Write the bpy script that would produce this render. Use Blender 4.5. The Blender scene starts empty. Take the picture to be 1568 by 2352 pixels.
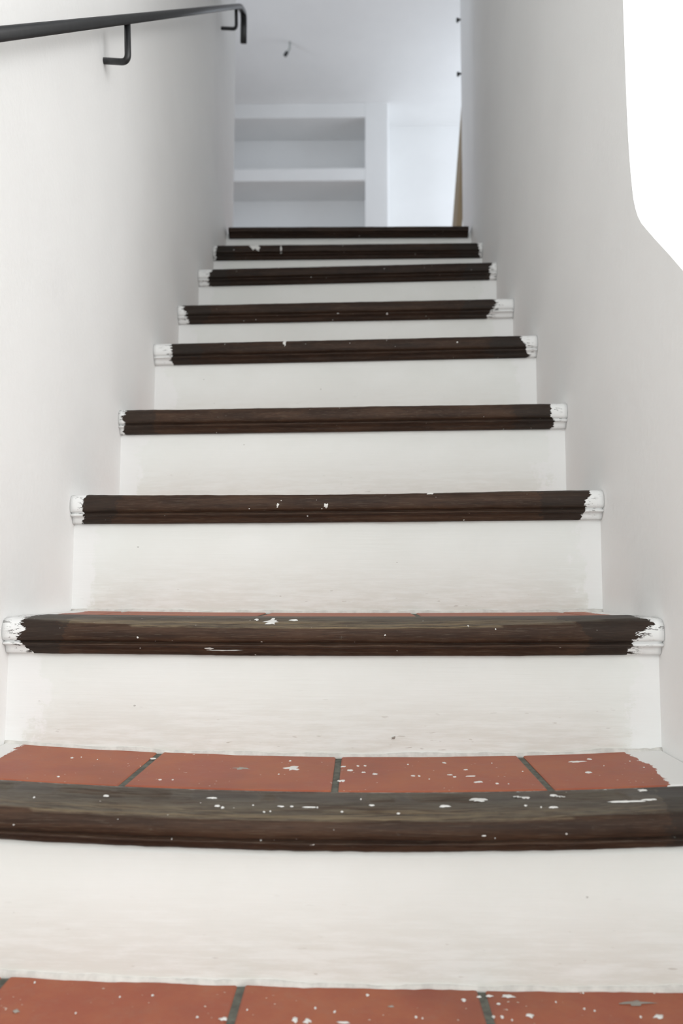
import bpy, bmesh, math, random
from mathutils import Vector, Matrix, noise

S = bpy.context.scene
C = S.collection

# ------------------------------------------------------------------ camera
CAM_PITCH, CAM_YAW, CAM_ROLL = 5.084, -1.277, 0.139      # degrees
cp, sp = math.cos(math.radians(CAM_PITCH)), math.sin(math.radians(CAM_PITCH))
cyw, syw = math.cos(math.radians(CAM_YAW)), math.sin(math.radians(CAM_YAW))
fwd = Vector((syw * cp, cyw * cp, sp))
rgt = Vector((cyw, -syw, 0.0))
upv = rgt.cross(fwd)
cr, sr = math.cos(math.radians(CAM_ROLL)), math.sin(math.radians(CAM_ROLL))
r2, u2 = cr * rgt + sr * upv, -sr * rgt + cr * upv
cam_d = bpy.data.cameras.new('camera')
cam = bpy.data.objects.new('camera', cam_d)
C.objects.link(cam)
cam.matrix_world = Matrix((( r2.x, u2.x, -fwd.x, 0), (r2.y, u2.y, -fwd.y, 0), (r2.z, u2.z, -fwd.z, 0), (0, 0, 0, 1)))
cam_d.sensor_fit = 'VERTICAL'
cam_d.sensor_height = 36.0
cam_d.lens = 1880.0 / 2352.0 * 36.0
cam_d.clip_start = 0.02
cam_d.dof.use_dof = True
cam_d.dof.focus_distance = 1.22
cam_d.dof.aperture_fstop = 4.6
S.camera = cam

# ------------------------------------------------------------------ world, daylight, exposure
w = bpy.data.worlds.new('world')
S.world = w
w.use_nodes = True
bg = w.node_tree.nodes['Background']
bg.inputs['Color'].default_value = (0.80, 0.88, 1.0, 1)
bg.inputs['Strength'].default_value = 0.6

def area(name, loc, direction, sx, sy, power, col):
    d = bpy.data.lights.new(name, 'AREA')
    d.shape = 'RECTANGLE'; d.size = sx; d.size_y = sy
    d.energy = power; d.color = col
    o = bpy.data.objects.new(name, d); C.objects.link(o)
    o.location = loc
    o.rotation_euler = Vector(direction).to_track_quat('-Z', 'Y').to_euler()
    return o
# daylight through the side-room window, the hall doorway and the upper-room window, plus an added fill lamp
area('side_window_daylight', (1.98, -0.35, 1.05), (-1, 0.12, -0.02), 1.7, 1.5, 46.0, (1.0, 0.99, 0.975))
area('hall_door_daylight', (-0.04, -1.75, 0.75), (0, 1, 0.0), 0.80, 2.2, 27.5, (0.955, 0.99, 0.985))
area('upper_window_daylight', (1.62, 5.75, 3.02), (-1, 0, 0.0), 1.3, 1.4, 17.0, (0.84, 0.915, 1.0))
area('upper_left_reveal_fill', (-2.07, 4.35, 2.6), (1, -0.3, 0.0), 0.6, 1.3, 15.0, (0.80, 0.89, 1.0))  # added fill lamp to brighten the right door reveal, no known window

S.view_settings.view_transform = 'Standard'
S.view_settings.look = 'None'
S.view_settings.exposure = 0.06
S.view_settings.gamma = 1.0
S.view_settings.use_curve_mapping = False

# ------------------------------------------------------------------ dimensions
#GEOM
XL, W = -0.4922, 0.90
XR, XM = XL + W, XL + W / 2
OV = 0.026          # riser set back behind the nosing front
NB = 0.122          # depth of the wooden nosing
NBS = [0.10, 0.10] + [NB] * 8
NH = 0.050          # height of the wooden nosing
SY = [0.575, 0.8550, 1.1186, 1.3691, 1.6116, 1.8682, 2.1250, 2.3788, 2.6327, 2.8796]
SZ = [-0.4095, -0.2309, -0.0466, 0.1562, 0.3580, 0.5745, 0.7562, 0.9576, 1.1340, 1.3056]
SK = [-0.010, -0.007, -0.0127, -0.0067, -0.0470, -0.0626, -0.0294, -0.0432, -0.0078, 0.0030]
TL = [-0.007, -0.002, 0.0020, 0.0085, 0.0030, 0.0, 0.0050, 0.0015, 0.0007, -0.0015]
BOW = [0.006, 0.014, 0.003, 0.001, 0.0, 0.0, 0.0, 0.0, 0.0, 0.0]
WEAR = [0.006, 0.006, 0.012, 0.004, 0.002, 0.002, 0.002, 0.002, 0.001, 0.001]
FLOOR_Z = -0.585

def front_y(i, x):
    return SY[i] + (x - XM) * SK[i]
def top_z(i, x):
    t = (x - XM) / (W / 2)
    return SZ[i] + (x - XM) * TL[i] + BOW[i] * (t * t - 0.25)
def wear_at(i, x):
    t = (x - XM + 0.02) / (W / 2)
    return WEAR[i] * max(0.0, 1 - t * t * 1.15) ** 0.8
# profile of the nosing: (depth behind front, height below top), from the tile edge round to the underside
PROF = [(NB, -0.016), (NB, -0.0015), (NB - 0.002, 0.0), (NB - 0.007, 0.0), (0.092, 0.0), (0.070, 0.0), (0.050, 0.0), (0.036, 0.0), (0.024, 0.0), (0.016, -0.0003),
        (0.010, -0.0016), (0.0055, -0.0042), (0.0022, -0.008), (0.0005, -0.0125), (0.0, -0.018), (0.0002, -0.023), (0.0012, -0.0275), (0.0030, -0.0305),
        (0.0088, -0.0316), (0.0092, -0.0334), (0.0044, -0.0343), (0.0034, -0.0358), (0.0042, -0.0374), (0.0100, -0.0386),
        (0.0128, -0.0405), (0.0138, -0.0440), (0.0150, -0.0475), (0.0175, -0.0498), (0.0210, -0.0500), (0.0300, -0.0500), (0.0400, -0.0480)]
HS = [0.8, 0.80, 1.0, 1.0, 1.0, 1.0, 1.0, 1.0, 0.96, 0.74]
def nos_pt(i, x, k):
    d, h = PROF[k]
    if d > 0.09: d -= NB - NBS[i]
    h *= HS[i]
    if d < 0.048 and h > -0.030:
        h = min(h, -wear_at(i, x) * (1 - d / 0.048))
    return (x, front_y(i, x) + d, top_z(i, x) + h)
#ENDGEOM

# ------------------------------------------------------------------ materials
class NT:
    def __init__(s, name):
        s.m = bpy.data.materials.new(name); s.m.use_nodes = True
        s.t = s.m.node_tree; s.b = s.t.nodes['Principled BSDF']
        s.tc = s.t.nodes.new('ShaderNodeTexCoord').outputs['Object']
    def node(s, typ, **kw):
        n = s.t.nodes.new(typ)
        for k, v in kw.items(): setattr(n, k, v)
        return n
    def link(s, a, b): s.t.links.new(a, b)
    def val(s, sock, v):
        if hasattr(v, 'is_linked') or hasattr(v, 'links'): s.link(v, sock)
        else: sock.default_value = v
    def math(s, op, a, b=0.0, clamp=False):
        n = s.node('ShaderNodeMath', operation=op, use_clamp=clamp)
        s.val(n.inputs[0], a); s.val(n.inputs[1], b)
        return n.outputs[0]
    def scaled(s, sc, off=(0, 0, 0)):
        n = s.node('ShaderNodeMapping'); s.link(s.tc, n.inputs['Vector'])
        n.inputs['Scale'].default_value = sc; n.inputs['Location'].default_value = off
        return n.outputs[0]
    def noise(s, sc=(1, 1, 1), scale=5.0, detail=3.0, rough=0.55, off=(0, 0, 0)):
        n = s.node('ShaderNodeTexNoise'); s.link(s.scaled(sc, off), n.inputs['Vector'])
        n.inputs['Scale'].default_value = scale; n.inputs['Detail'].default_value = detail
        n.inputs['Roughness'].default_value = rough
        return n.outputs['Fac']
    def ramp(s, f, lo, hi, smooth=True):
        n = s.node('ShaderNodeMapRange'); n.interpolation_type = 'SMOOTHSTEP' if smooth else 'LINEAR'
        s.link(f, n.inputs['Value'])
        n.inputs['From Min'].default_value = lo; n.inputs['From Max'].default_value = hi
        return n.outputs['Result']
    def mix(s, f, a, b):
        n = s.node('ShaderNodeMix', data_type='RGBA')
        s.val(n.inputs['Factor'], f)
        for sock, v in ((n.inputs['A'], a), (n.inputs['B'], b)):
            if isinstance(v, tuple): sock.default_value = (*v, 1)
            else: s.link(v, sock)
        return n.outputs['Result']
    def xyz(s):
        n = s.node('ShaderNodeSeparateXYZ'); s.link(s.tc, n.inputs[0]); return n.outputs
    def attr(s, name):
        n = s.node('ShaderNodeAttribute'); n.attribute_name = name; return n.outputs['Fac']
    def bump(s, h, strength=0.3, dist=0.002):
        n = s.node('ShaderNodeBump'); n.inputs['Strength'].default_value = strength
        n.inputs['Distance'].default_value = dist
        s.link(h, n.inputs['Height']); s.link(n.outputs[0], s.b.inputs['Normal'])
    def finish(s, col, rough=0.6, spec=0.4, metal=0.0):
        if isinstance(col, tuple): s.b.inputs['Base Color'].default_value = (*col, 1)
        else: s.link(col, s.b.inputs['Base Color'])
        s.val(s.b.inputs['Roughness'], rough); s.b.inputs['Specular IOR Level'].default_value = spec
        s.b.inputs['Metallic'].default_value = metal
        return s.m

def plaster(name, col, k=0.97, bump=0.25):
    n = NT(name)
    a = n.noise(scale=3.0, detail=4)
    c = n.mix(n.ramp(a, 0.3, 0.7), tuple(v * k for v in col), col)
    b = n.math('ADD', n.math('MULTIPLY', n.noise(scale=7.0, detail=3), 3.0), n.noise(scale=90.0, detail=3))
    n.bump(b, bump, 0.0025)
    return n.finish(c, 0.75, 0.25)

M_WALL = plaster('white_wall_paint', (0.905, 0.905, 0.895))
M_ROOM = plaster('upper_room_paint', (0.905, 0.905, 0.90), bump=0.1)
M_CEIL = plaster('ceiling_paint', (0.905, 0.905, 0.90), bump=0.1)
M_FLOOR = plaster('lower_floor_screed', (0.42, 0.36, 0.31))

def paint_end_mask(n, lo, ro, seed, amp=0.03, zs=70.0, soft=0.0008, slant=None, flecks=False):
    """1 where fresh wall paint laps over the end of a step, ragged brush edge."""
    o = n.xyz()
    streak = n.noise((16, 4, zs), 1.0, 5, 0.70, (seed * 3.1, seed * 1.7, seed * 5.3))
    big = n.noise((20, 10, 26), 1.0, 2, 0.5, (seed * 2.1, 0, seed))
    fine = n.noise((160, 90, 330), 1.0, 3, 0.7, (seed, seed, seed))
    j = n.math('ADD', n.math('MULTIPLY', n.math('SUBTRACT', streak, 0.5), amp * 2.0), n.math('MULTIPLY', n.math('SUBTRACT', fine, 0.5), amp * 0.7))
    j = n.math('ADD', j, n.math('MULTIPLY', n.math('SUBTRACT', big, 0.5), amp * 1.6))
    l = n.math('ADD', n.math('SUBTRACT', o[0], XL), j)
    r = n.math('ADD', n.math('SUBTRACT', XR, o[0]), j)
    if slant:                                            # brush edge leaning with height below the nosing top
        zt, sl, sr_ = slant
        h = n.math('SUBTRACT', zt - 0.025, o[2])
        l = n.math('SUBTRACT', l, n.math('MULTIPLY', h, sl / 0.05))
        r = n.math('SUBTRACT', r, n.math('MULTIPLY', h, sr_ / 0.05))
    ml = n.ramp(l, lo + soft, lo - soft)
    mr = n.ramp(r, ro + soft, ro - soft)
    m = n.math('MAXIMUM', ml, mr)
    if flecks:                                           # spots the brush skipped near the edge
        near = n.math('MULTIPLY', n.ramp(l, lo - 0.028, lo - 0.006), n.ramp(r, ro - 0.028, ro - 0.006))
        fl = n.ramp(n.noise((55, 60, 210), 1.0, 5, 0.75, (seed * 9, 2, seed)), 0.56, 0.60)
        m = n.math('SUBTRACT', m, n.math('MULTIPLY', near, fl), True)
    return m

def riser_mat(i):
    n = NT('riser_paint')
    o = n.xyz()
    streak = n.noise((9.0, 4, 70), 1.6, 5, 0.7, (0, 0, i * 2.0))
    blot = n.noise((3, 3, 5), 2.0, 4, 0.6, (i * 1.3, 0, 0))
    zb = SZ[i - 1] if i else FLOOR_Z
    h = n.math('SUBTRACT', o[2], zb)
    low = n.ramp(h, 0.115, -0.02)                       # scuffed by shoes near the tread
    dirt = n.math('MULTIPLY', low, n.ramp(n.math('ADD', streak, n.math('MULTIPLY', blot, 0.6)), 0.6, 0.95))
    c = n.mix(n.ramp(blot, 0.35, 0.7), (0.802, 0.812, 0.782), (0.832, 0.842, 0.818))
    c = n.mix(n.math('MULTIPLY', dirt, 0.50), c, (0.60, 0.58, 0.51))
    sp = n.noise((14, 14, 60), 3.2, 2, 0.5, (i, 2, 1))
    c = n.mix(n.math('MULTIPLY', n.ramp(sp, 0.70, 0.76), n.math('MULTIPLY', low, 0.55)), c, (0.36, 0.32, 0.27))
    sp2 = n.noise((60, 60, 100), 1.4, 1, 0.4, (2 * i, 5, 3))
    c = n.mix(n.math('MULTIPLY', n.ramp(sp2, 0.82, 0.84), 0.6), c, (0.30, 0.28, 0.25))
    m = paint_end_mask(n, 0.045, 0.042, i + 3.0, 0.045, 8.0, 0.006)
    c = n.mix(n.math('MULTIPLY', m, 0.8), c, (0.85, 0.848, 0.84))
    n.bump(n.math('ADD', n.math('MULTIPLY', n.noise((6, 3, 150), 1.5, 4, 0.6), 0.6), n.math('MULTIPLY', n.noise(scale=9), 1.5)), 0.2, 0.0018)
    return n.finish(c, 0.62, 0.35)

SLL = [0, 0, 0.016, -0.006, 0.0, 0.0, 0.008, -0.010, -0.006, 0]
SLR = [0, 0, 0.030, 0.014, -0.010, -0.012, 0.016, 0.0, -0.016, 0]
def wood_mat(i, lo, ro):
    n = NT('dark_stained_wood')
    g = n.noise((2.5, 60, 60), 2.0, 6, 0.65, (i * 2.3, i, 0))
    g2 = n.noise((12, 260, 260), 2.0, 4, 0.7, (i, 0, 0))
    bl = n.noise((5, 16, 16), 2.0, 4, 0.6, (i * 4.1, 0, 0))
    k = 1.0 if i <= 4 else (0.72 if i <= 6 else 0.5)  # weaker light on the upper nosings put into the wood colour
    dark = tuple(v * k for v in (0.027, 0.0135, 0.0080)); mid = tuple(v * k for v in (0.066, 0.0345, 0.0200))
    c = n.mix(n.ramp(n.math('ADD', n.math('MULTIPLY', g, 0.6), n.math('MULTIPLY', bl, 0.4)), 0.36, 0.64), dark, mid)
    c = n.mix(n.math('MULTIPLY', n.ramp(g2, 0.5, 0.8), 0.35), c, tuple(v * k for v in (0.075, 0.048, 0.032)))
    top = n.math('MULTIPLY', n.attr('grey'), n.ramp(n.math('ADD', n.math('MULTIPLY', g2, 1.4), n.math('MULTIPLY', bl, 0.6)), 0.70, 1.25))
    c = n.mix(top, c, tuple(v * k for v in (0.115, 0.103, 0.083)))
    wn = n.math('MULTIPLY', n.attr('worn'), n.ramp(n.math('ADD', n.math('MULTIPLY', g, 0.8), n.math('MULTIPLY', g2, 0.9)), 0.72, 1.05))
    c = n.mix(n.math('MULTIPLY', wn, 0.9), c, (0.30, 0.22, 0.120))
    fg = n.noise((18, 520, 520), 2.0, 3, 0.6, (i * 1.9, 1, 0))
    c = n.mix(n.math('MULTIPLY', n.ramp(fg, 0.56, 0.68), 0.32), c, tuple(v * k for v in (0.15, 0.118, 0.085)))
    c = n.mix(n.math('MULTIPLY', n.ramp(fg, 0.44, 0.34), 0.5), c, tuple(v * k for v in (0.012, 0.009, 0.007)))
    scuff = n.noise((30, 45, 45), 1.4, 5, 0.75, (i * 7.7, 3, 0))
    c = n.mix(n.math('MULTIPLY', n.ramp(scuff, 0.64, 0.78), 0.40 if i <= 4 else 0.12), c, (0.25, 0.235, 0.22))
    ed = n.math('MULTIPLY', n.attr('edge'), n.ramp(n.noise((40, 200, 200), 2.0, 4, 0.7, (i, 0, 4)), 0.50, 0.60))
    c = n.mix(n.math('MULTIPLY', ed, 0.8), c, (0.50, 0.48, 0.44))
    sp = n.noise((130, 130, 130), 1.3, 1, 0.3, (i, i, i))
    c = n.mix(n.ramp(sp, 0.80, 0.82), c, (0.74, 0.73, 0.70))
    rough = 0.56
    if lo > 0 or ro > 0:
        black = paint_end_mask(n, lo + 0.06, ro + 0.07, i + 0.4, 0.05, 25.0)
        c = n.mix(n.math('MULTIPLY', black, 0.55), c, (0.017, 0.015, 0.013))
        m = paint_end_mask(n, lo, ro, i + 0.4, 0.018 if i not in (6, 2) else 0.026, 80.0, 0.0008, (SZ[i], SLL[i], SLR[i]), True)
        m = n.math('MULTIPLY', m, 1.0, True)
        c = n.mix(m, c, (0.84, 0.84, 0.83))
    n.bump(n.math('ADD', g2, n.math('MULTIPLY', g, 1.2)), 0.35, 0.0012)
    return n.finish(c, rough, 0.22)

def tile_mat(i):
    n = NT('red_terracotta')
    a = n.noise(scale=11.0, detail=5, rough=0.65)
    b = n.noise(scale=60.0, detail=4, rough=0.7)
    c = n.mix(n.ramp(a, 0.3, 0.7), (0.320, 0.076, 0.038), (0.385, 0.120, 0.056))
    c = n.mix(n.math('MULTIPLY', n.ramp(b, 0.45, 0.8), 0.35), c, (0.33, 0.15, 0.10))
    dk = n.noise(scale=5.0, detail=3, off=(4, 1, 0))
    c = n.mix(n.math('MULTIPLY', n.ramp(dk, 0.52, 0.72), 0.35), c, (0.175, 0.055, 0.036))
    sp = n.noise(scale=210.0, detail=1, rough=0.3)
    c = n.mix(n.ramp(sp, 0.775, 0.80), c, (0.62, 0.55, 0.48))
    m = paint_end_mask(n, 0.028, 0.052 if i == 1 else 0.03, i + 8.0, 0.030, 3.0)
    c = n.mix(m, c, (0.82, 0.81, 0.79))
    n.bump(n.math('ADD', b, a), 0.22, 0.0012)
    return n.finish(c, n.math('ADD', 0.42, n.math('MULTIPLY', a, 0.25)), 0.4)

def simple(name, col, rough=0.6, spec=0.4, metal=0.0, var=0.85, sc=(1, 1, 1), scale=40.0):
    n = NT(name)
    c = n.mix(n.ramp(n.noise(sc, scale, 4), 0.3, 0.7), tuple(v * var for v in col), col)
    return n.finish(c, rough, spec, metal)

M_GROUT = simple('grey_cement_grout', (0.165, 0.168, 0.142), 0.9, 0.2, var=0.55, scale=90)
M_CAULK = simple('dirty_white_filler', (0.72, 0.70, 0.66), 0.8, 0.2, var=0.80, scale=70)
M_PAINT = simple('dried_white_paint', (0.80, 0.79, 0.76), 0.55, 0.4, var=0.93)
M_GREYP = simple('grey_cement_smear', (0.36, 0.33, 0.29), 0.7, 0.3, var=0.8)
M_IRON = simple('black_painted_iron', (0.020, 0.021, 0.023), 0.36, 0.5, var=0.75, scale=60)
M_STONE = simple('pale_masonry', (0.55, 0.53, 0.49), 0.9, 0.2)
M_BOARD = simple('raw_pine_board', (0.40, 0.31, 0.20), 0.6, 0.3, var=0.72, sc=(30, 30, 1.5), scale=4)
M_WIRE = simple('pale_grey_cable', (0.48, 0.50, 0.48), 0.5, 0.4)
M_BLACKP = simple('black_plastic', (0.02, 0.02, 0.022), 0.4, 0.4)
M_FRAME = simple('white_window_paint', (0.8, 0.8, 0.79), 0.4, 0.4, var=0.97)

# ------------------------------------------------------------------ helpers
def tag(o, label, cat=None, group=None, kind=None):
    o['label'] = label
    if cat: o['category'] = cat
    if group: o['group'] = group
    if kind: o['kind'] = kind
    return o
def adopt(o, parent):
    if parent is not None:
        o.parent = parent
        o.matrix_parent_inverse = parent_world(parent).inverted()
def parent_world(p):
    m = Matrix.Translation(p.location)
    return (parent_world(p.parent) @ p.matrix_parent_inverse @ m) if p.parent else m
def mesh(name, verts, faces, mat, parent=None, smooth=False, attrs=None):
    me = bpy.data.meshes.new(name); me.from_pydata(verts, [], faces); me.materials.append(mat)
    bm = bmesh.new(); bm.from_mesh(me); bmesh.ops.recalc_face_normals(bm, faces=bm.faces); bm.to_mesh(me); bm.free()
    if smooth: me.polygons.foreach_set('use_smooth', [True] * len(me.polygons))
    for k, v in (attrs or {}).items():
        a = me.attributes.new(k, 'FLOAT', 'POINT'); a.data.foreach_set('value', v)
    o = bpy.data.objects.new(name, me); C.objects.link(o); adopt(o, parent)
    return o
def frombm(name, bm, mat, parent=None, smooth=False):
    bmesh.ops.recalc_face_normals(bm, faces=bm.faces)
    me = bpy.data.meshes.new(name); bm.to_mesh(me); bm.free(); me.materials.append(mat)
    if smooth: me.polygons.foreach_set('use_smooth', [True] * len(me.polygons))
    o = bpy.data.objects.new(name, me); C.objects.link(o); adopt(o, parent)
    return o
def empty(name, loc, parent=None):
    o = bpy.data.objects.new(name, None); C.objects.link(o); o.location = loc; o.empty_display_size = 0.1
    adopt(o, parent); return o
def add_box(bm, a, b, bev=0.0):
    vs = [bm.verts.new((x, y, z)) for x in (a[0], b[0]) for y in (a[1], b[1]) for z in (a[2], b[2])]
    fs = [(0, 1, 3, 2), (4, 6, 7, 5), (0, 4, 5, 1), (2, 3, 7, 6), (0, 2, 6, 4), (1, 5, 7, 3)]
    faces = [bm.faces.new([vs[i] for i in f]) for f in fs]
    if bev:
        es = list({e for f in faces for e in f.edges})
        bmesh.ops.bevel(bm, geom=es, offset=bev, segments=2, affect='EDGES', profile=0.5)
def box(name, a, b, mat, parent=None, bev=0.0):
    bm = bmesh.new(); add_box(bm, a, b, bev); return frombm(name, bm, mat, parent)
def struct(o, label):
    return tag(o, label, None, None, 'structure')
def sweep(path, sec, upref=Vector((0, 0, 1)), cap=True):
    """closed section swept along a path of Vectors; returns verts, faces"""
    V, F = [], []
    n = len(sec); side = None
    for k, p in enumerate(path):
        t = (path[min(k + 1, len(path) - 1)] - path[max(k - 1, 0)]).normalized()
        if side is None: side = t.cross(upref).normalized()
        side = (side - t * side.dot(t)).normalized()
        u = side.cross(t).normalized()
        for a, b in sec: V.append(p + side * a + u * b)
    for k in range(len(path) - 1):
        for j in range(n):
            F.append((k * n + j, k * n + (j + 1) % n, (k + 1) * n + (j + 1) % n, (k + 1) * n + j))
    if cap:
        F.append(tuple(range(n))); F.append(tuple(range((len(path) - 1) * n, len(path) * n)))
    return [tuple(v) for v in V], F
def round_rect(wd, ht, r, n=5):
    out = []
    for cx, cz, a0 in ((wd / 2 - r, ht / 2 - r, 0), (-wd / 2 + r, ht / 2 - r, 90), (-wd / 2 + r, -ht / 2 + r, 180), (wd / 2 - r, -ht / 2 + r, 270)):
        for k in range(n):
            a = math.radians(a0 + 90 * k / (n - 1)); out.append((cx + r * math.cos(a), cz + r * math.sin(a)))
    return out
def circle(r, n=14):
    return [(r * math.cos(2 * math.pi * k / n), r * math.sin(2 * math.pi * k / n)) for k in range(n)]
def fillet(pts, radii, n=8):
    """polyline of Vectors with inner corners rounded"""
    out = [pts[0]]
    for k in range(1, len(pts) - 1):
        p, r = pts[k], radii[k - 1]
        a, b = (pts[k - 1] - p).normalized(), (pts[k + 1] - p).normalized()
        for j in range(n + 1):
            t = j / n
            out.append(p + a * r * (1 - t) ** 2 + b * r * t ** 2)
    out.append(pts[-1]); return out

# ------------------------------------------------------------------ the setting
WALL_END_L, WALL_END_R = 3.37, 3.42
TOPZ = 3.35
def wall_block(rows, xout):
    """rows: list of (z, [(x,y)...]) describing the visible face; solid back to x = xout."""
    nv = len(rows[0][1]); V, F = [], []
    for z, pts in rows:
        for x, y in pts: V.append((x, y, z))
    off = len(V)
    for z, pts in rows:
        for x, y in pts: V.append((xout, y, z))
    R = len(rows)
    for r in range(R - 1):
        for c in range(nv - 1):
            a, b, d, e = r * nv + c, r * nv + c + 1, (r + 1) * nv + c + 1, (r + 1) * nv + c
            F.append((a, b, d, e)); F.append((off + a, off + e, off + d, off + b))
    for c in range(nv - 1):
        F.append((c, c + 1, off + c + 1, off + c)); t = (R - 1) * nv
        F.append((t + c, off + t + c, off + t + c + 1, t + c + 1))
    for r in range(R - 1):
        a, b = r * nv, (r + 1) * nv
        F.append((a, off + a, off + b, b)); a += nv - 1; b += nv - 1
        F.append((a, b, off + b, off + a))
    return V, F
def lrow(z, ys): return (z, [(XL, -1.8), (XL, 0.5), (XL, ys), (XL - 0.008, ys + 0.10), (XL - 0.026, max(2.88, ys + 0.15)), (XL - 0.050, WALL_END_L)])
V, F = wall_block([lrow(FLOOR_Z, 2.98), lrow(1.28, 2.98), lrow(1.42, 2.60), lrow(TOPZ, 2.60)], XL - 0.25)
struct(mesh('wall_left', V, F, M_WALL), 'white plastered wall along the left side of the stairs')

# right wall: far part with the splayed door reveal, then the free end and sloping parapet of the opening to the side room
def rrow(z, ys): return (z, [(XR, 1.9), (XR, 2.4), (XR, ys), (XR + 0.004, ys + 0.05), (XR + 0.036, WALL_END_R)])
V, F = wall_block([rrow(FLOOR_Z, 3.05), rrow(1.26, 3.05), rrow(1.38, 2.76), rrow(TOPZ, 2.76)], XR + 0.25)
bm = bmesh.new()
me = bpy.data.meshes.new('tmp'); me.from_pydata(V, [], F); bm.from_mesh(me); bpy.data.meshes.remove(me)
outline = [(1.9, FLOOR_Z), (1.9, TOPZ), (1.206, TOPZ), (1.204, 0.905), (1.202, 0.725), (1.195, 0.625), (1.178, 0.545), (1.115, 0.487),
           (1.049, 0.43), (1.0, 0.385), (0.30, -0.24), (-0.02, FLOOR_Z + 0.02), (-0.02, FLOOR_Z)]
for _ in range(2):                                   # hand-rounded plaster corner
    sm = outline[:4]
    for (y0, z0_), (y1, z1_) in zip(outline[3:-4], outline[4:-3]):
        sm += [(0.75 * y0 + 0.25 * y1, 0.75 * z0_ + 0.25 * z1_), (0.25 * y0 + 0.75 * y1, 0.25 * z0_ + 0.75 * z1_)]
    outline = sm + outline[-3:]
va = [bm.verts.new((XR, y, z)) for y, z in outline]; vb = [bm.verts.new((XR + 0.25, y, z)) for y, z in outline]
bm.faces.new(va); bm.faces.new(vb[::-1]); bev = []
for k in range(len(va)):
    j = (k + 1) % len(va); bm.faces.new((va[k], vb[k], vb[j], va[j]))
    if 2 <= k <= len(va) - 3: bev.append(bm.edges.get((va[k], va[j])))
bmesh.ops.bevel(bm, geom=bev, offset=0.020, segments=6, affect='EDGES', profile=0.5)
struct(frombm('wall_right', bm, M_WALL), 'white plastered wall right of the stairs, ending at a bright opening')
box_s = lambda name, a, b, mat, label: struct(box(name, a, b, mat), label)
box_s('wall_right_near', (XR, -1.8, FLOOR_Z), (XR + 0.25, -0.75, TOPZ), M_WALL, 'white wall stretch right of the lower hall')
box_s('ceiling_stairwell', (XL - 0.25, -1.8, TOPZ), (XR + 0.25, WALL_END_R, TOPZ + 0.15), M_CEIL, 'white ceiling over the stairwell')
box_s('floor_lower', (XL - 0.25, -1.9, FLOOR_Z - 0.1), (2.15, 1.95, FLOOR_Z), M_FLOOR, 'floor of the lower hall and side room')
bm = bmesh.new()
add_box(bm, (XL - 0.25, -1.95, FLOOR_Z), (XL + 0.04, -1.8, TOPZ)); add_box(bm, (XR - 0.04, -1.95, FLOOR_Z), (XR + 0.25, -1.8, TOPZ))
add_box(bm, (XL + 0.04, -1.95, 1.9), (XR - 0.04, -1.8, TOPZ))
struct(frombm('wall_rear', bm, M_WALL), 'white wall with a doorway behind the viewpoint')
# side room behind the opening
box_s('wall_side_back', (XR + 0.25, 1.80, FLOOR_Z), (2.15, 1.95, 2.4), M_WALL, 'back wall of the side room')
box_s('wall_side_front', (XR + 0.25, -1.9, FLOOR_Z), (2.15, -1.75, 2.4), M_WALL, 'near wall of the side room')
box_s('ceiling_side', (XR + 0.25, -1.9, 2.4), (2.15, 1.95, 2.5), M_CEIL, 'ceiling of the side room')
bm = bmesh.new()
add_box(bm, (2.0, -1.75, FLOOR_Z), (2.15, 1.80, 0.28)); add_box(bm, (2.0, -1.75, 1.82), (2.15, 1.80, 2.4))
add_box(bm, (2.0, -1.75, 0.28), (2.15, -1.22, 1.82)); add_box(bm, (2.0, 0.52, 0.28), (2.15, 1.80, 1.82))
struct(frombm('wall_side_right', bm, M_WALL), 'window wall of the side room')

# upper room
UZ, CZ, UNIT_Y, BACK_Y = SZ[9], 3.85, 6.245, 6.585
UL, UR = -2.1, 1.65
box_s('floor_upper', (UL - 0.15, WALL_END_L, UZ - 0.16), (UR + 0.15, BACK_Y + 0.15, UZ), simple('upper_tile_floor', (0.50, 0.36, 0.28), 0.5), 'floor of the upper room')
box_s('ceiling_upper', (UL - 0.15, 3.1, CZ), (UR + 0.15, BACK_Y + 0.15, CZ + 0.15), M_CEIL, 'pale ceiling of the upper room')
box_s('wall_upper_back', (UL - 0.15, BACK_Y, UZ), (UR + 0.15, BACK_Y + 0.15, CZ), M_ROOM, 'brightly lit back wall of the upper room')
bm = bmesh.new()
add_box(bm, (UL - 0.15, WALL_END_L, UZ), (UL, BACK_Y, 1.95)); add_box(bm, (UL - 0.15, WALL_END_L, 3.25), (UL, BACK_Y, CZ))
add_box(bm, (UL - 0.15, WALL_END_L, 1.95), (UL, 4.03, 3.25)); add_box(bm, (UL - 0.15, 4.67, 1.95), (UL, BACK_Y, 3.25))  # gap added in the wall for the left fill lamp
struct(frombm('wall_upper_left', bm, M_ROOM), 'left wall of the upper room')
bm = bmesh.new()
add_box(bm, (UR, WALL_END_R, UZ), (UR + 0.15, BACK_Y, 2.1)); add_box(bm, (UR, WALL_END_R, 3.75), (UR + 0.15, BACK_Y, CZ))
add_box(bm, (UR, WALL_END_R, 2.1), (UR + 0.15, 5.1, 3.75)); add_box(bm, (UR, 6.4, 2.1), (UR + 0.15, BACK_Y, 3.75))
struct(frombm('wall_upper_right', bm, M_ROOM), 'window wall of the upper room')
bm = bmesh.new()
add_box(bm, (UL - 0.15, 3.1, UZ - 0.16), (XL - 0.25, WALL_END_L, CZ)); add_box(bm, (XR + 0.25, 3.1, UZ - 0.16), (UR + 0.15, WALL_END_R, CZ))
add_box(bm, (XL - 0.25, 3.1, TOPZ + 0.15), (XR + 0.25, WALL_END_R, CZ))
struct(frombm('wall_upper_front', bm, M_ROOM), 'wall of the upper room round the stair doorway')

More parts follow.
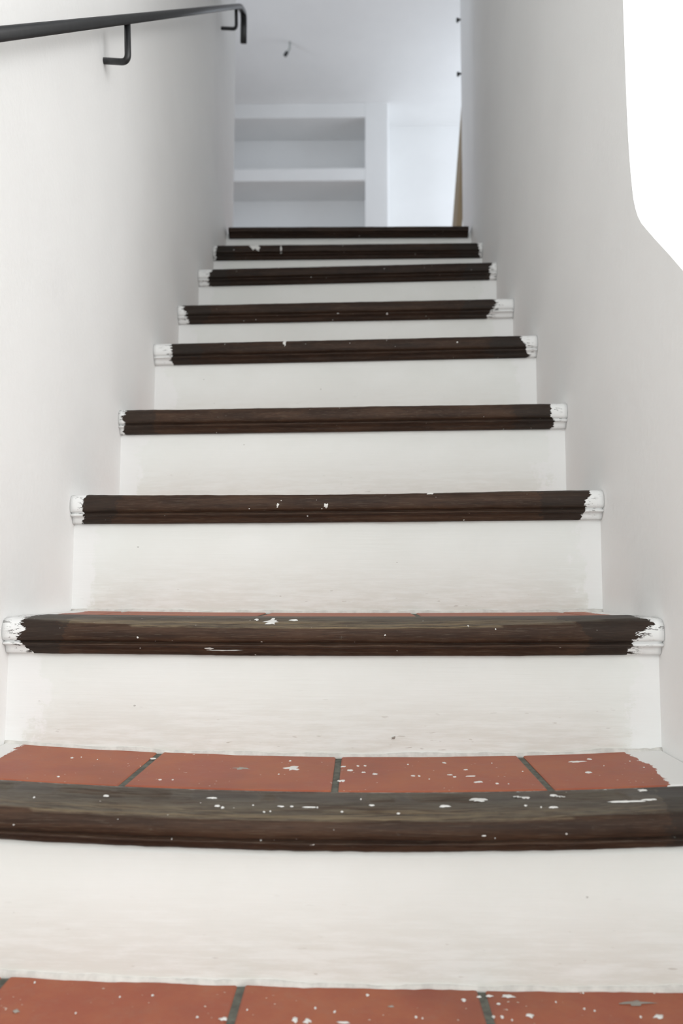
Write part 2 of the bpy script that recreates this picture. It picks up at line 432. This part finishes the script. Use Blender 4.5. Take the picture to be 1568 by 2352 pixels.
# ------------------------------------------------------------------ staircase
stairs = empty('staircase', (XM, 0.56, FLOOR_Z))
tag(stairs, 'straight white staircase with dark wooden nosings and red tiled treads', 'staircase')
PL = [0.02, 0.02, 0.026, 0.017, 0.010, 0.046, 0.024, 0.036, 0.012, 0.0]
PR = [0.02, 0.02, 0.034, 0.031, 0.030, 0.030, 0.058, 0.020, 0.018, 0.0]
# first grout line of each tread (tile module 0.246)
G0 = [-0.367, -0.274, -0.400, -0.33, -0.29, -0.37, -0.31, -0.40, -0.28, -0.35]
nos_objs = {}
rnd = random.Random(4)
def xs_range(a, b, n): return [a + (b - a) * k / n for k in range(n + 1)]
for i in range(10):
    last = i == 9
    # masonry core with painted riser face
    zb = lambda x: (top_z(i - 1, x) - 0.012) if i else FLOOR_Z
    yb = lambda x: (front_y(i + 1, x) + OV + 0.03) if not last else WALL_END_L
    V, F = [], []
    xs = xs_range(XL, XR, 24)
    for x in xs:
        yf = front_y(i, x) + OV
        zt = top_z(i, x)
        wob = 0.0012 * noise.noise((x * 9, i * 3.7, 0))
        V += [(x, yf + wob, zb(x)), (x, yf + wob * 0.5, (zb(x) + zt) / 2), (x, yf, zt - NH + 0.002), (x, yf + 0.012, zt - 0.015), (x, yb(x), zt - 0.015), (x, yb(x), zb(x))]
    for k in range(len(xs) - 1):
        for j in range(6):
            F.append((k * 6 + j, k * 6 + (j + 1) % 6, (k + 1) * 6 + (j + 1) % 6, (k + 1) * 6 + j))
    F += [tuple(range(6)), tuple(range(len(V) - 6, len(V)))]
    step = mesh('step', V, F, riser_mat(i), stairs)
    # nosing
    xs = xs_range(XL + (0.012 if last else 0.001), XR - (0.012 if last else 0.001), 110)
    V, F, grey, worn, edge = [], [], [], [], []
    n = len(PROF)
    for x in xs:
        for k in range(n):
            p = nos_pt(i, x, k)
            jz = 0.0007 * noise.noise((x * 14, k * 0.35, i * 5.1)) + 0.0005 * noise.noise((x * 70, k * 0.6, i * 2.1))
            V.append((p[0], p[1] + jz * (0.6 if 7 < k < 28 else 0), p[2] + jz * (1 if 4 < k < 28 else 0)))
            d = PROF[k][0]
            wr = wear_at(i, x) / 0.015
            cut = PROF[k][1] * HS[i] - (p[2] - top_z(i, x))
            edge.append(1.0 if 1 <= k <= 2 else 0.0)
            grey.append(1.0 if 1 <= k <= 10 or cut > 1e-5 else 0.0)
            worn.append((min(1.0, 0.2 + wr) if d < 0.03 else 0.3 * wr if d < 0.04 else 0.0) if (cut > 1e-5 or 8 <= k <= 10) and i < 9 else 0.0)
    for a in range(len(xs) - 1):
        for k in range(n - 1):
            F.append((a * n + k, a * n + k + 1, (a + 1) * n + k + 1, (a + 1) * n + k))
        F.append((a * n, (a + 1) * n, (a + 1) * n + n - 1, a * n + n - 1))
    F += [tuple(range(n)), tuple(range(len(V) - n, len(V)))]
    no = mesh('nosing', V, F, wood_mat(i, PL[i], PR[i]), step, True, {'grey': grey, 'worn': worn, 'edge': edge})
    no['label'] = 'dark stained wooden nosing with a moulded lower edge'
    # thin filler line where the riser meets the tread below
    if i:
        V, F = [], []
        xs = xs_range(XL, XR, 120)
        for x in xs:
            yf = front_y(i, x) + OV; z = top_z(i - 1, x)
            a = 0.0035 + 0.003 * max(-0.6, noise.noise((x * 22, i * 3.3, 0))) + 0.0015 * noise.noise((x * 80, i, 2))
            b = 0.004 + 0.003 * noise.noise((x * 17, i * 1.3, 7)) + 0.0015 * noise.noise((x * 90, i, 4))
            V += [(x, yf - a, z - 0.003), (x, yf - a * 0.9, z + 0.0006), (x, yf - 0.0012, z + max(0.001, b)), (x, yf + 0.004, z + max(0.001, b) * 1.05), (x, yf + 0.004, z - 0.003)]
        for k in range(len(xs) - 1):
            for j in range(5):
                F.append((k * 5 + j, k * 5 + (j + 1) % 5, (k + 1) * 5 + (j + 1) % 5, (k + 1) * 5 + j))
        F += [tuple(range(5)), tuple(range(len(V) - 5, len(V)))]
        mesh('filler_line', V, F, M_CAULK, step, True)['label'] = 'dirty white filler line along the foot of the riser'
    # grout bed and tiles
    yend = (lambda x: front_y(i + 1, x) + OV + 0.002) if not last else (lambda x: WALL_END_L)
    V, F = [], []
    xs = xs_range(XL, XR, 24)
    for x in xs:
        z = top_z(i, x); ya = front_y(i, x) + NBS[i]; yz = yend(x)
        V += [(x, ya, z - 0.0018), (x, yz, z - 0.0018), (x, yz, z - 0.013), (x, ya, z - 0.013)]
    for k in range(len(xs) - 1):
        for j in range(4):
            F.append((k * 4 + j, k * 4 + (j + 1) % 4, (k + 1) * 4 + (j + 1) % 4, (k + 1) * 4 + j))
    F += [(0, 1, 2, 3), tuple(range(len(V) - 4, len(V)))]
    mesh('grout_bed', V, F, M_GROUT, step)
    tm = tile_mat(i)
    edges = [G0[i] + 0.2455 * k for k in range(5)]
    edges = [XL] + [e for e in edges if XL + 0.03 < e < XR - 0.03] + [XR]
    for a, b in zip(edges[:-1], edges[1:]):
        g = 0.0042
        x0 = a + (g if a > XL else 0.0005); x1 = b - (g if b < XR else 0.0005)
        lift = rnd.uniform(-0.0005, 0.0006)
        V, F = [], []
        cols = [x0, x0 + 0.002] + xs_range(x0 + 0.002, x1 - 0.002, 5)[1:-1] + [x1 - 0.002, x1]
        for ci, x in enumerate(cols):
            ya, yz = front_y(i, x) + NBS[i] + 0.0022, yend(x) - 0.001
            z = top_z(i, x) + lift
            e = 0.0012 if ci in (0, len(cols) - 1) else 0.0
            V += [(x, ya, z - 0.012), (x, ya, z - 0.0015), (x, ya + 0.002, z - e), (x, yz - 0.002, z - e), (x, yz, z - 0.0012), (x, yz, z - 0.012)]
        for k in range(len(cols) - 1):
            for j in range(6):
                F.append((k * 6 + j, k * 6 + (j + 1) % 6, (k + 1) * 6 + (j + 1) % 6, (k + 1) * 6 + j))
        F += [tuple(range(6)), tuple(range(len(V) - 6, len(V)))]
        mesh('tile', V, F, tm, step)
    nos_objs[i] = (step, no)

# dried paint drops: (x, y, half width, half depth) on the treads, (x, u0, u1, half width) along the nosing profile
SPL_T0 = [(-0.3321, 0.8701, 0.0012, 0.0018), (-0.2065, 0.8523, 0.0016, 0.0017), (-0.1289, 0.812, 0.0039, 0.0031), (-0.1086, 0.8295, 0.0008, 0.0012), (-0.0431, 0.8363, 0.0014, 0.0021), (-0.0241, 0.8299, 0.0015, 0.0048), (-0.0608, 0.813, 0.0037, 0.005), (-0.0491, 0.8128, 0.0039, 0.0058), (-0.1542, 0.814, 0.0011, 0.0014), (-0.2378, 0.847, 0.0009, 0.0013), (-0.2703, 0.8139, 0.0009, 0.0012), (0.0082, 0.8629, 0.0018, 0.0066), (0.0539, 0.8228, 0.0015, 0.002), (0.1034, 0.857, 0.0023, 0.0172), (0.1305, 0.8647, 0.004, 0.0022), (0.1491, 0.8648, 0.0085, 0.0035), (0.1371, 0.8495, 0.0018, 0.0021), (0.1199, 0.8631, 0.0021, 0.0017), (0.1281, 0.8252, 0.0015, 0.0028), (0.1363, 0.8251, 0.0022, 0.0028), (0.1638, 0.8278, 0.0048, 0.004), (0.1446, 0.8194, 0.0011, 0.0047), (0.2187, 0.8414, 0.0011, 0.0014), (0.2277, 0.8375, 0.001, 0.0014), (0.2853, 0.8279, 0.0053, 0.004), (0.2259, 0.8721, 0.0008, 0.0011), (0.1942, 0.8538, 0.0009, 0.0013), (-0.0148, 0.8106, 0.0065, 0.0015), (0.2683, 0.8265, 0.0013, 0.006), (0.06, 0.8206, 0.0009, 0.0012)]
SPL_T1 = [(-0.3751, 1.0842, 0.0026, 0.0033), (-0.3649, 1.0904, 0.0007, 0.0027), (-0.3408, 1.0818, 0.0009, 0.0033), (-0.3556, 0.9834, 0.0018, 0.0016), (-0.2363, 0.9897, 0.0029, 0.0027), (-0.2218, 0.9918, 0.0011, 0.0022), (-0.0865, 1.0695, 0.0128, 0.0149), (-0.092, 1.1118, 0.0024, 0.004), (-0.0998, 1.0344, 0.0014, 0.0029), (-0.0237, 1.0045, 0.0033, 0.0044), (-0.2742, 1.1034, 0.0044, 0.0034), (-0.0205, 1.0813, 0.0043, 0.0038), (-0.0124, 1.0607, 0.0049, 0.0049), (-0.0022, 1.0863, 0.0022, 0.0051), (0.0071, 1.0869, 0.002, 0.0032), (0.0055, 1.0498, 0.0036, 0.0036), (0.0195, 1.0411, 0.0036, 0.0053), (-0.0195, 1.0048, 0.0037, 0.0065), (0.0654, 1.0306, 0.003, 0.0034), (0.0731, 1.0298, 0.0019, 0.0029), (0.0839, 1.0133, 0.0011, 0.0022), (0.1106, 1.103, 0.0037, 0.0039), (0.1157, 1.0231, 0.0027, 0.0034), (0.1116, 1.0343, 0.0041, 0.0023), (0.1337, 1.0607, 0.0028, 0.0024), (0.1358, 1.0257, 0.0082, 0.0023), (0.1401, 0.9962, 0.0058, 0.0053), (0.1608, 0.9869, 0.0024, 0.0031), (0.1737, 0.9839, 0.001, 0.0021), (0.2806, 1.0901, 0.013, 0.0051), (0.3008, 1.1021, 0.0035, 0.004), (0.2794, 1.0299, 0.0049, 0.0052), (0.0631, 1.0949, 0.0015, 0.0026), (0.3514, 1.0438, 0.0011, 0.003), (0.2023, 1.0454, 0.0011, 0.0024), (0.3072, 1.0616, 0.0008, 0.0024), (0.346, 1.0804, 0.001, 0.0025), (0.1722, 1.096, 0.0009, 0.0026)]
SPL_G0 = [(-0.3276, 0.8141, 0.0039, 0.0028), (0.2709, 0.853, 0.0193, 0.0047), (0.031, 0.8417, 0.0029, 0.0012)]
SPL_G1 = [(-0.1511, 1.0626, 0.0155, 0.0099)]
SPL_N1 = [(-0.276, 4.65, 5.0, 0.0031), (-0.161, 4.3, 4.6, 0.0073), (-0.151, 5.85, 6.25, 0.0026), (-0.1447, 6.15, 6.55, 0.0017), (-0.0835, 5.75, 5.95, 0.0043), (-0.0722, 5.7, 5.95, 0.0024), (-0.0534, 5.85, 6.0, 0.0071), (-0.0447, 5.8, 6.05, 0.0009), (-0.1134, 5.65, 5.8, 0.001), (-0.0997, 7.0, 7.35, 0.0014), (-0.0935, 6.85, 7.05, 0.0009), (-0.101, 17.6, 18.95, 0.0014), (-0.1922, 18.7, 19.35, 0.0007), (-0.3485, 5.85, 6.1, 0.0012), (-0.3547, 13.95, 14.25, 0.0009), (0.129, 4.0, 4.65, 0.0107), (0.174, 2.6, 3.9, 0.0056), (0.1815, 3.55, 4.4, 0.0054), (0.2128, 2.6, 2.9, 0.0042), (0.2178, 3.25, 4.25, 0.0037), (0.0903, 5.4, 5.8, 0.0067), (0.1753, 5.6, 5.95, 0.0021), (0.2028, 6.05, 6.5, 0.0053), (0.1903, 6.05, 6.3, 0.0009), (0.2753, 2.0, 2.0, 0.0038), (0.3128, 2.15, 2.5, 0.0058), (0.2803, 5.3, 5.7, 0.0215), (0.3066, 5.1, 5.4, 0.0108), (0.0128, 5.3, 5.5, 0.0029), (0.0403, 7.1, 7.45, 0.0023), (0.0015, 4.05, 4.3, 0.001), (-0.0185, 6.7, 6.95, 0.0016), (0.1253, 13.9, 14.25, 0.0025), (0.1366, 14.7, 14.95, 0.0007), (0.1778, 2.0, 2.0, 0.0023)]
SPL_N2 = [(-0.1222, 5.1, 8.05, 0.0104), (-0.0922, 5.6, 6.1, 0.0068), (-0.1847, 23.35, 23.85, 0.03), (-0.206, 21.9, 23.45, 0.0066), (-0.1447, 5.4, 6.1, 0.0031), (0.1466, 9.8, 11.35, 0.0012)]
SPL_N3 = [(0.119, 9.0, 10.6, 0.0066), (-0.0572, 12.9, 15.0, 0.004), (-0.0885, 21.55, 23.1, 0.0015)]
SPL_N5 = [(-0.1759, 7.8, 13.65, 0.0041)]
SPL_N6 = [(-0.0585, 18.0, 19.7, 0.0028), (0.0728, 20.0, 22.25, 0.0023)]
SPL_N7 = [(-0.2447, 9.0, 10.2, 0.0032)]
SPL_N8 = [(-0.3472, 9.0, 14.8, 0.0196), (-0.2622, 9.0, 19.35, 0.0036)]
def ragged(seed, n):
    r = random.Random(seed)
    return [max(0.35, 0.82 + 0.30 * math.sin(3 * 6.283 * k / n + r.random() * 6) + r.uniform(-0.22, 0.22)) for k in range(n)]
def add_splat(V, F, fn, seed, n=14):
    """fn(a, b, lift) -> point, a and b in -1..1 over the drop"""
    rr = ragged(seed, n); o = len(V)
    V.append(fn(0, 0, 0.0007))
    for s_, lift in ((0.72, 0.0006), (1.0, -0.0004)):
        for k in range(n):
            a = 6.283 * k / n
            V.append(fn(math.cos(a) * rr[k] * s_, math.sin(a) * rr[k] * s_, lift))
    for k in range(n):
        j = (k + 1) % n
        F.append((o, o + 1 + k, o + 1 + j)); F.append((o + 1 + k, o + 1 + n + k, o + 1 + n + j, o + 1 + j))
def tread_spots(i, lst, mat, name, label):
    V, F = [], []
    for q, (x, y, hw, hd) in enumerate(lst):
        hd = min(hd, hw * 1.6)
        def fn(a, b, l, x=x, y=y, hw=hw, hd=hd):
            X = x + a * hw; return (X, y + b * hd, top_z(i, X) + 0.0005 + l)
        add_splat(V, F, fn, 31 * i + q)
    tag(mesh(name, V, F, mat, nos_objs[i][0], True), label, kind='stuff')
tread_spots(0, SPL_T0, M_PAINT, 'paint_spots', 'white paint drops on the red tiles')
tread_spots(1, SPL_T1, M_PAINT, 'paint_spots', 'white paint drops on the red tiles')
tread_spots(0, SPL_G0, M_GREYP, 'cement_smear', 'grey smears on the red tiles')
tread_spots(1, SPL_G1, M_GREYP, 'cement_smear', 'grey smear on the red tile')
def nos_u(i, x, u, lift):
    u += 1.0
    k = max(0, min(int(u), len(PROF) - 2)); t = u - k
    p, q = Vector(nos_pt(i, x, k)), Vector(nos_pt(i, x, k + 1))
    d = (q - p); nrm = Vector((0, d.z, -d.y)).normalized() if d.length > 1e-7 else Vector((0, 0, 1))
    if nrm.z < 0 and u < 10: nrm = -nrm
    if nrm.y > 0 and u >= 10: nrm = -nrm
    return tuple(p.lerp(q, t) + nrm * (lift + 0.0006))
for i, lst in ((1, SPL_N1), (2, SPL_N2), (3, SPL_N3), (5, SPL_N5), (6, SPL_N6), (7, SPL_N7), (8, SPL_N8)):
    V, F = [], []
    for q, (x, ua, ub, hw) in enumerate(lst):
        def fn(a, b, l, x=x, ua=ua, ub=ub, hw=hw):
            return nos_u(i, max(XL, min(XR, x + a * hw)), (ua + ub) / 2 + b * (ub - ua) / 2, l)
        add_splat(V, F, fn, 57 * i + q, 18)
    tag(mesh('paint_spots', V, F, M_PAINT, nos_objs[i][0], True), 'white paint marks on the wooden nosing', kind='stuff')
V, F = [], []
def fn(a, b, l): return (0.046 + a * 0.0032, front_y(2, 0.046) + OV - 0.0008 - l, -0.208 + b * 0.0026)
add_splat(V, F, fn, 5)
mesh('paint_chip', V, F, M_GREYP, nos_objs[2][0], True)['label'] = 'grey chip in the white riser paint'


# ------------------------------------------------------------------ handrail
hr = empty('handrail', (XL, 1.5, 0.5))
tag(hr, 'black iron handrail with bent end on the left wall', 'handrail')
RX = XL + 0.050
SL = 0.769
rz = lambda y: 0.675 + (y - 0.941) * SL
ye = 2.930
path = fillet([Vector((RX, 0.10, rz(0.10))), Vector((RX, 2.83, rz(2.83) - 0.004)), Vector((RX, ye, rz(2.83) + 0.040)), Vector((RX, ye + 0.003, rz(2.83) - 0.075))], [0.05, 0.030])
V, F = sweep(path, round_rect(0.024, 0.0165, 0.0065))
mesh('rail', V, F, M_IRON, hr, True)
for y in (0.25, 1.452, 2.735):
    zt = rz(y) - 0.006
    wy = y + 0.03
    p = fillet([Vector((RX + 0.002, y, zt)), Vector((RX + 0.002, y + 0.012, zt - 0.074)), Vector((XL - 0.004, wy, zt - 0.058))], [0.016])
    V, F = sweep(p, circle(0.0062), Vector((0, 1, 0)))
    mesh('bracket', V, F, M_IRON, hr, True)

# ------------------------------------------------------------------ upper room furnishings
sh = empty('built_in_shelf', (-0.7, UNIT_Y, UZ))
tag(sh, 'white plastered built-in shelving with deep open niches at the back of the upper room', 'shelf')
UX0, UX1 = -1.75, 0.232
def round_box(name, a, b, r=0.012): return box(name, a, b, M_ROOM, sh, r)
bm = bmesh.new(); add_box(bm, (0.042, UNIT_Y, UZ), (UX1, BACK_Y, CZ))
es = [e for e in bm.edges if abs(e.verts[0].co.x - UX1) < 1e-5 and abs(e.verts[1].co.x - UX1) < 1e-5 and abs(e.verts[0].co.y - UNIT_Y) < 1e-5 and abs(e.verts[1].co.y - UNIT_Y) < 1e-5]
bmesh.ops.bevel(bm, geom=es, offset=0.018, segments=5, affect='EDGES', profile=0.5)
frombm('upright', bm, M_ROOM, sh)
box('upright', (UX0, UNIT_Y, UZ), (UX0 + 0.19, BACK_Y, CZ), M_ROOM, sh, 0.004)
box('top_panel', (UX0 + 0.19, UNIT_Y, 3.728), (0.042, BACK_Y, CZ), M_ROOM, sh, 0.004)
for z0, z1 in ((3.200, 3.304), (2.66, 2.76), (2.12, 2.22), (1.58, 1.68)):
    box('shelf_slab', (UX0 + 0.19, UNIT_Y, z0), (0.042, BACK_Y, z1), M_ROOM, sh, 0.005)

wr = empty('ceiling_cable', (-0.50, 5.5, CZ))
tag(wr, 'short pale cable with a black tip hanging from the upper ceiling', 'cable')
p = fillet([Vector((-0.497, 5.50, CZ + 0.003)), Vector((-0.499, 5.505, CZ - 0.055)), Vector((-0.520, 5.50, CZ - 0.080))], [0.02])
V, F = sweep(p, circle(0.0075, 8), Vector((0, 1, 0))); mesh('cable', V, F, M_WIRE, wr, True)
p = [Vector((-0.518, 5.50, CZ - 0.077)), Vector((-0.522, 5.499, CZ - 0.086)), Vector((-0.528, 5.498, CZ - 0.096)), Vector((-0.533, 5.497, CZ - 0.104))]
V, F = sweep(p, circle(0.0125, 10), Vector((0, 1, 0))); mesh('cable_tip', V, F, M_BLACKP, wr, True)

bm = bmesh.new(); add_box(bm, (-0.013, -0.11, 0), (0.013, 0.11, 1.05), 0.003)
bd = frombm('leaning_board', bm, M_BOARD)
bd.location = (0.413, 3.575, UZ + 0.002); bd.rotation_euler = (math.radians(1.6), math.radians(4.6), 0)
tag(bd, 'narrow pale brown board leaning just behind the right door edge', 'board')

for z, lab in ((2.482, 'upper small dark iron pintle on the right door edge'), (2.231, 'lower small dark iron pintle on the right door edge')):
    e = empty('hinge_pintle', (XR + 0.034, WALL_END_R - 0.012, z))
    tag(e, lab, 'hinge', 'iron pintles on the door edge')
    V, F = sweep([Vector((XR + 0.048, WALL_END_R - 0.008, z)), Vector((XR + 0.022, WALL_END_R - 0.008, z))], circle(0.0045, 10))
    mesh('pin_arm', V, F, M_IRON, e, True)
    V, F = sweep([Vector((XR + 0.022, WALL_END_R - 0.008, z - 0.010)), Vector((XR + 0.022, WALL_END_R - 0.008, z + 0.007))], circle(0.0055, 10), Vector((0, 1, 0)))
    mesh('pin', V, F, M_IRON, e, True)
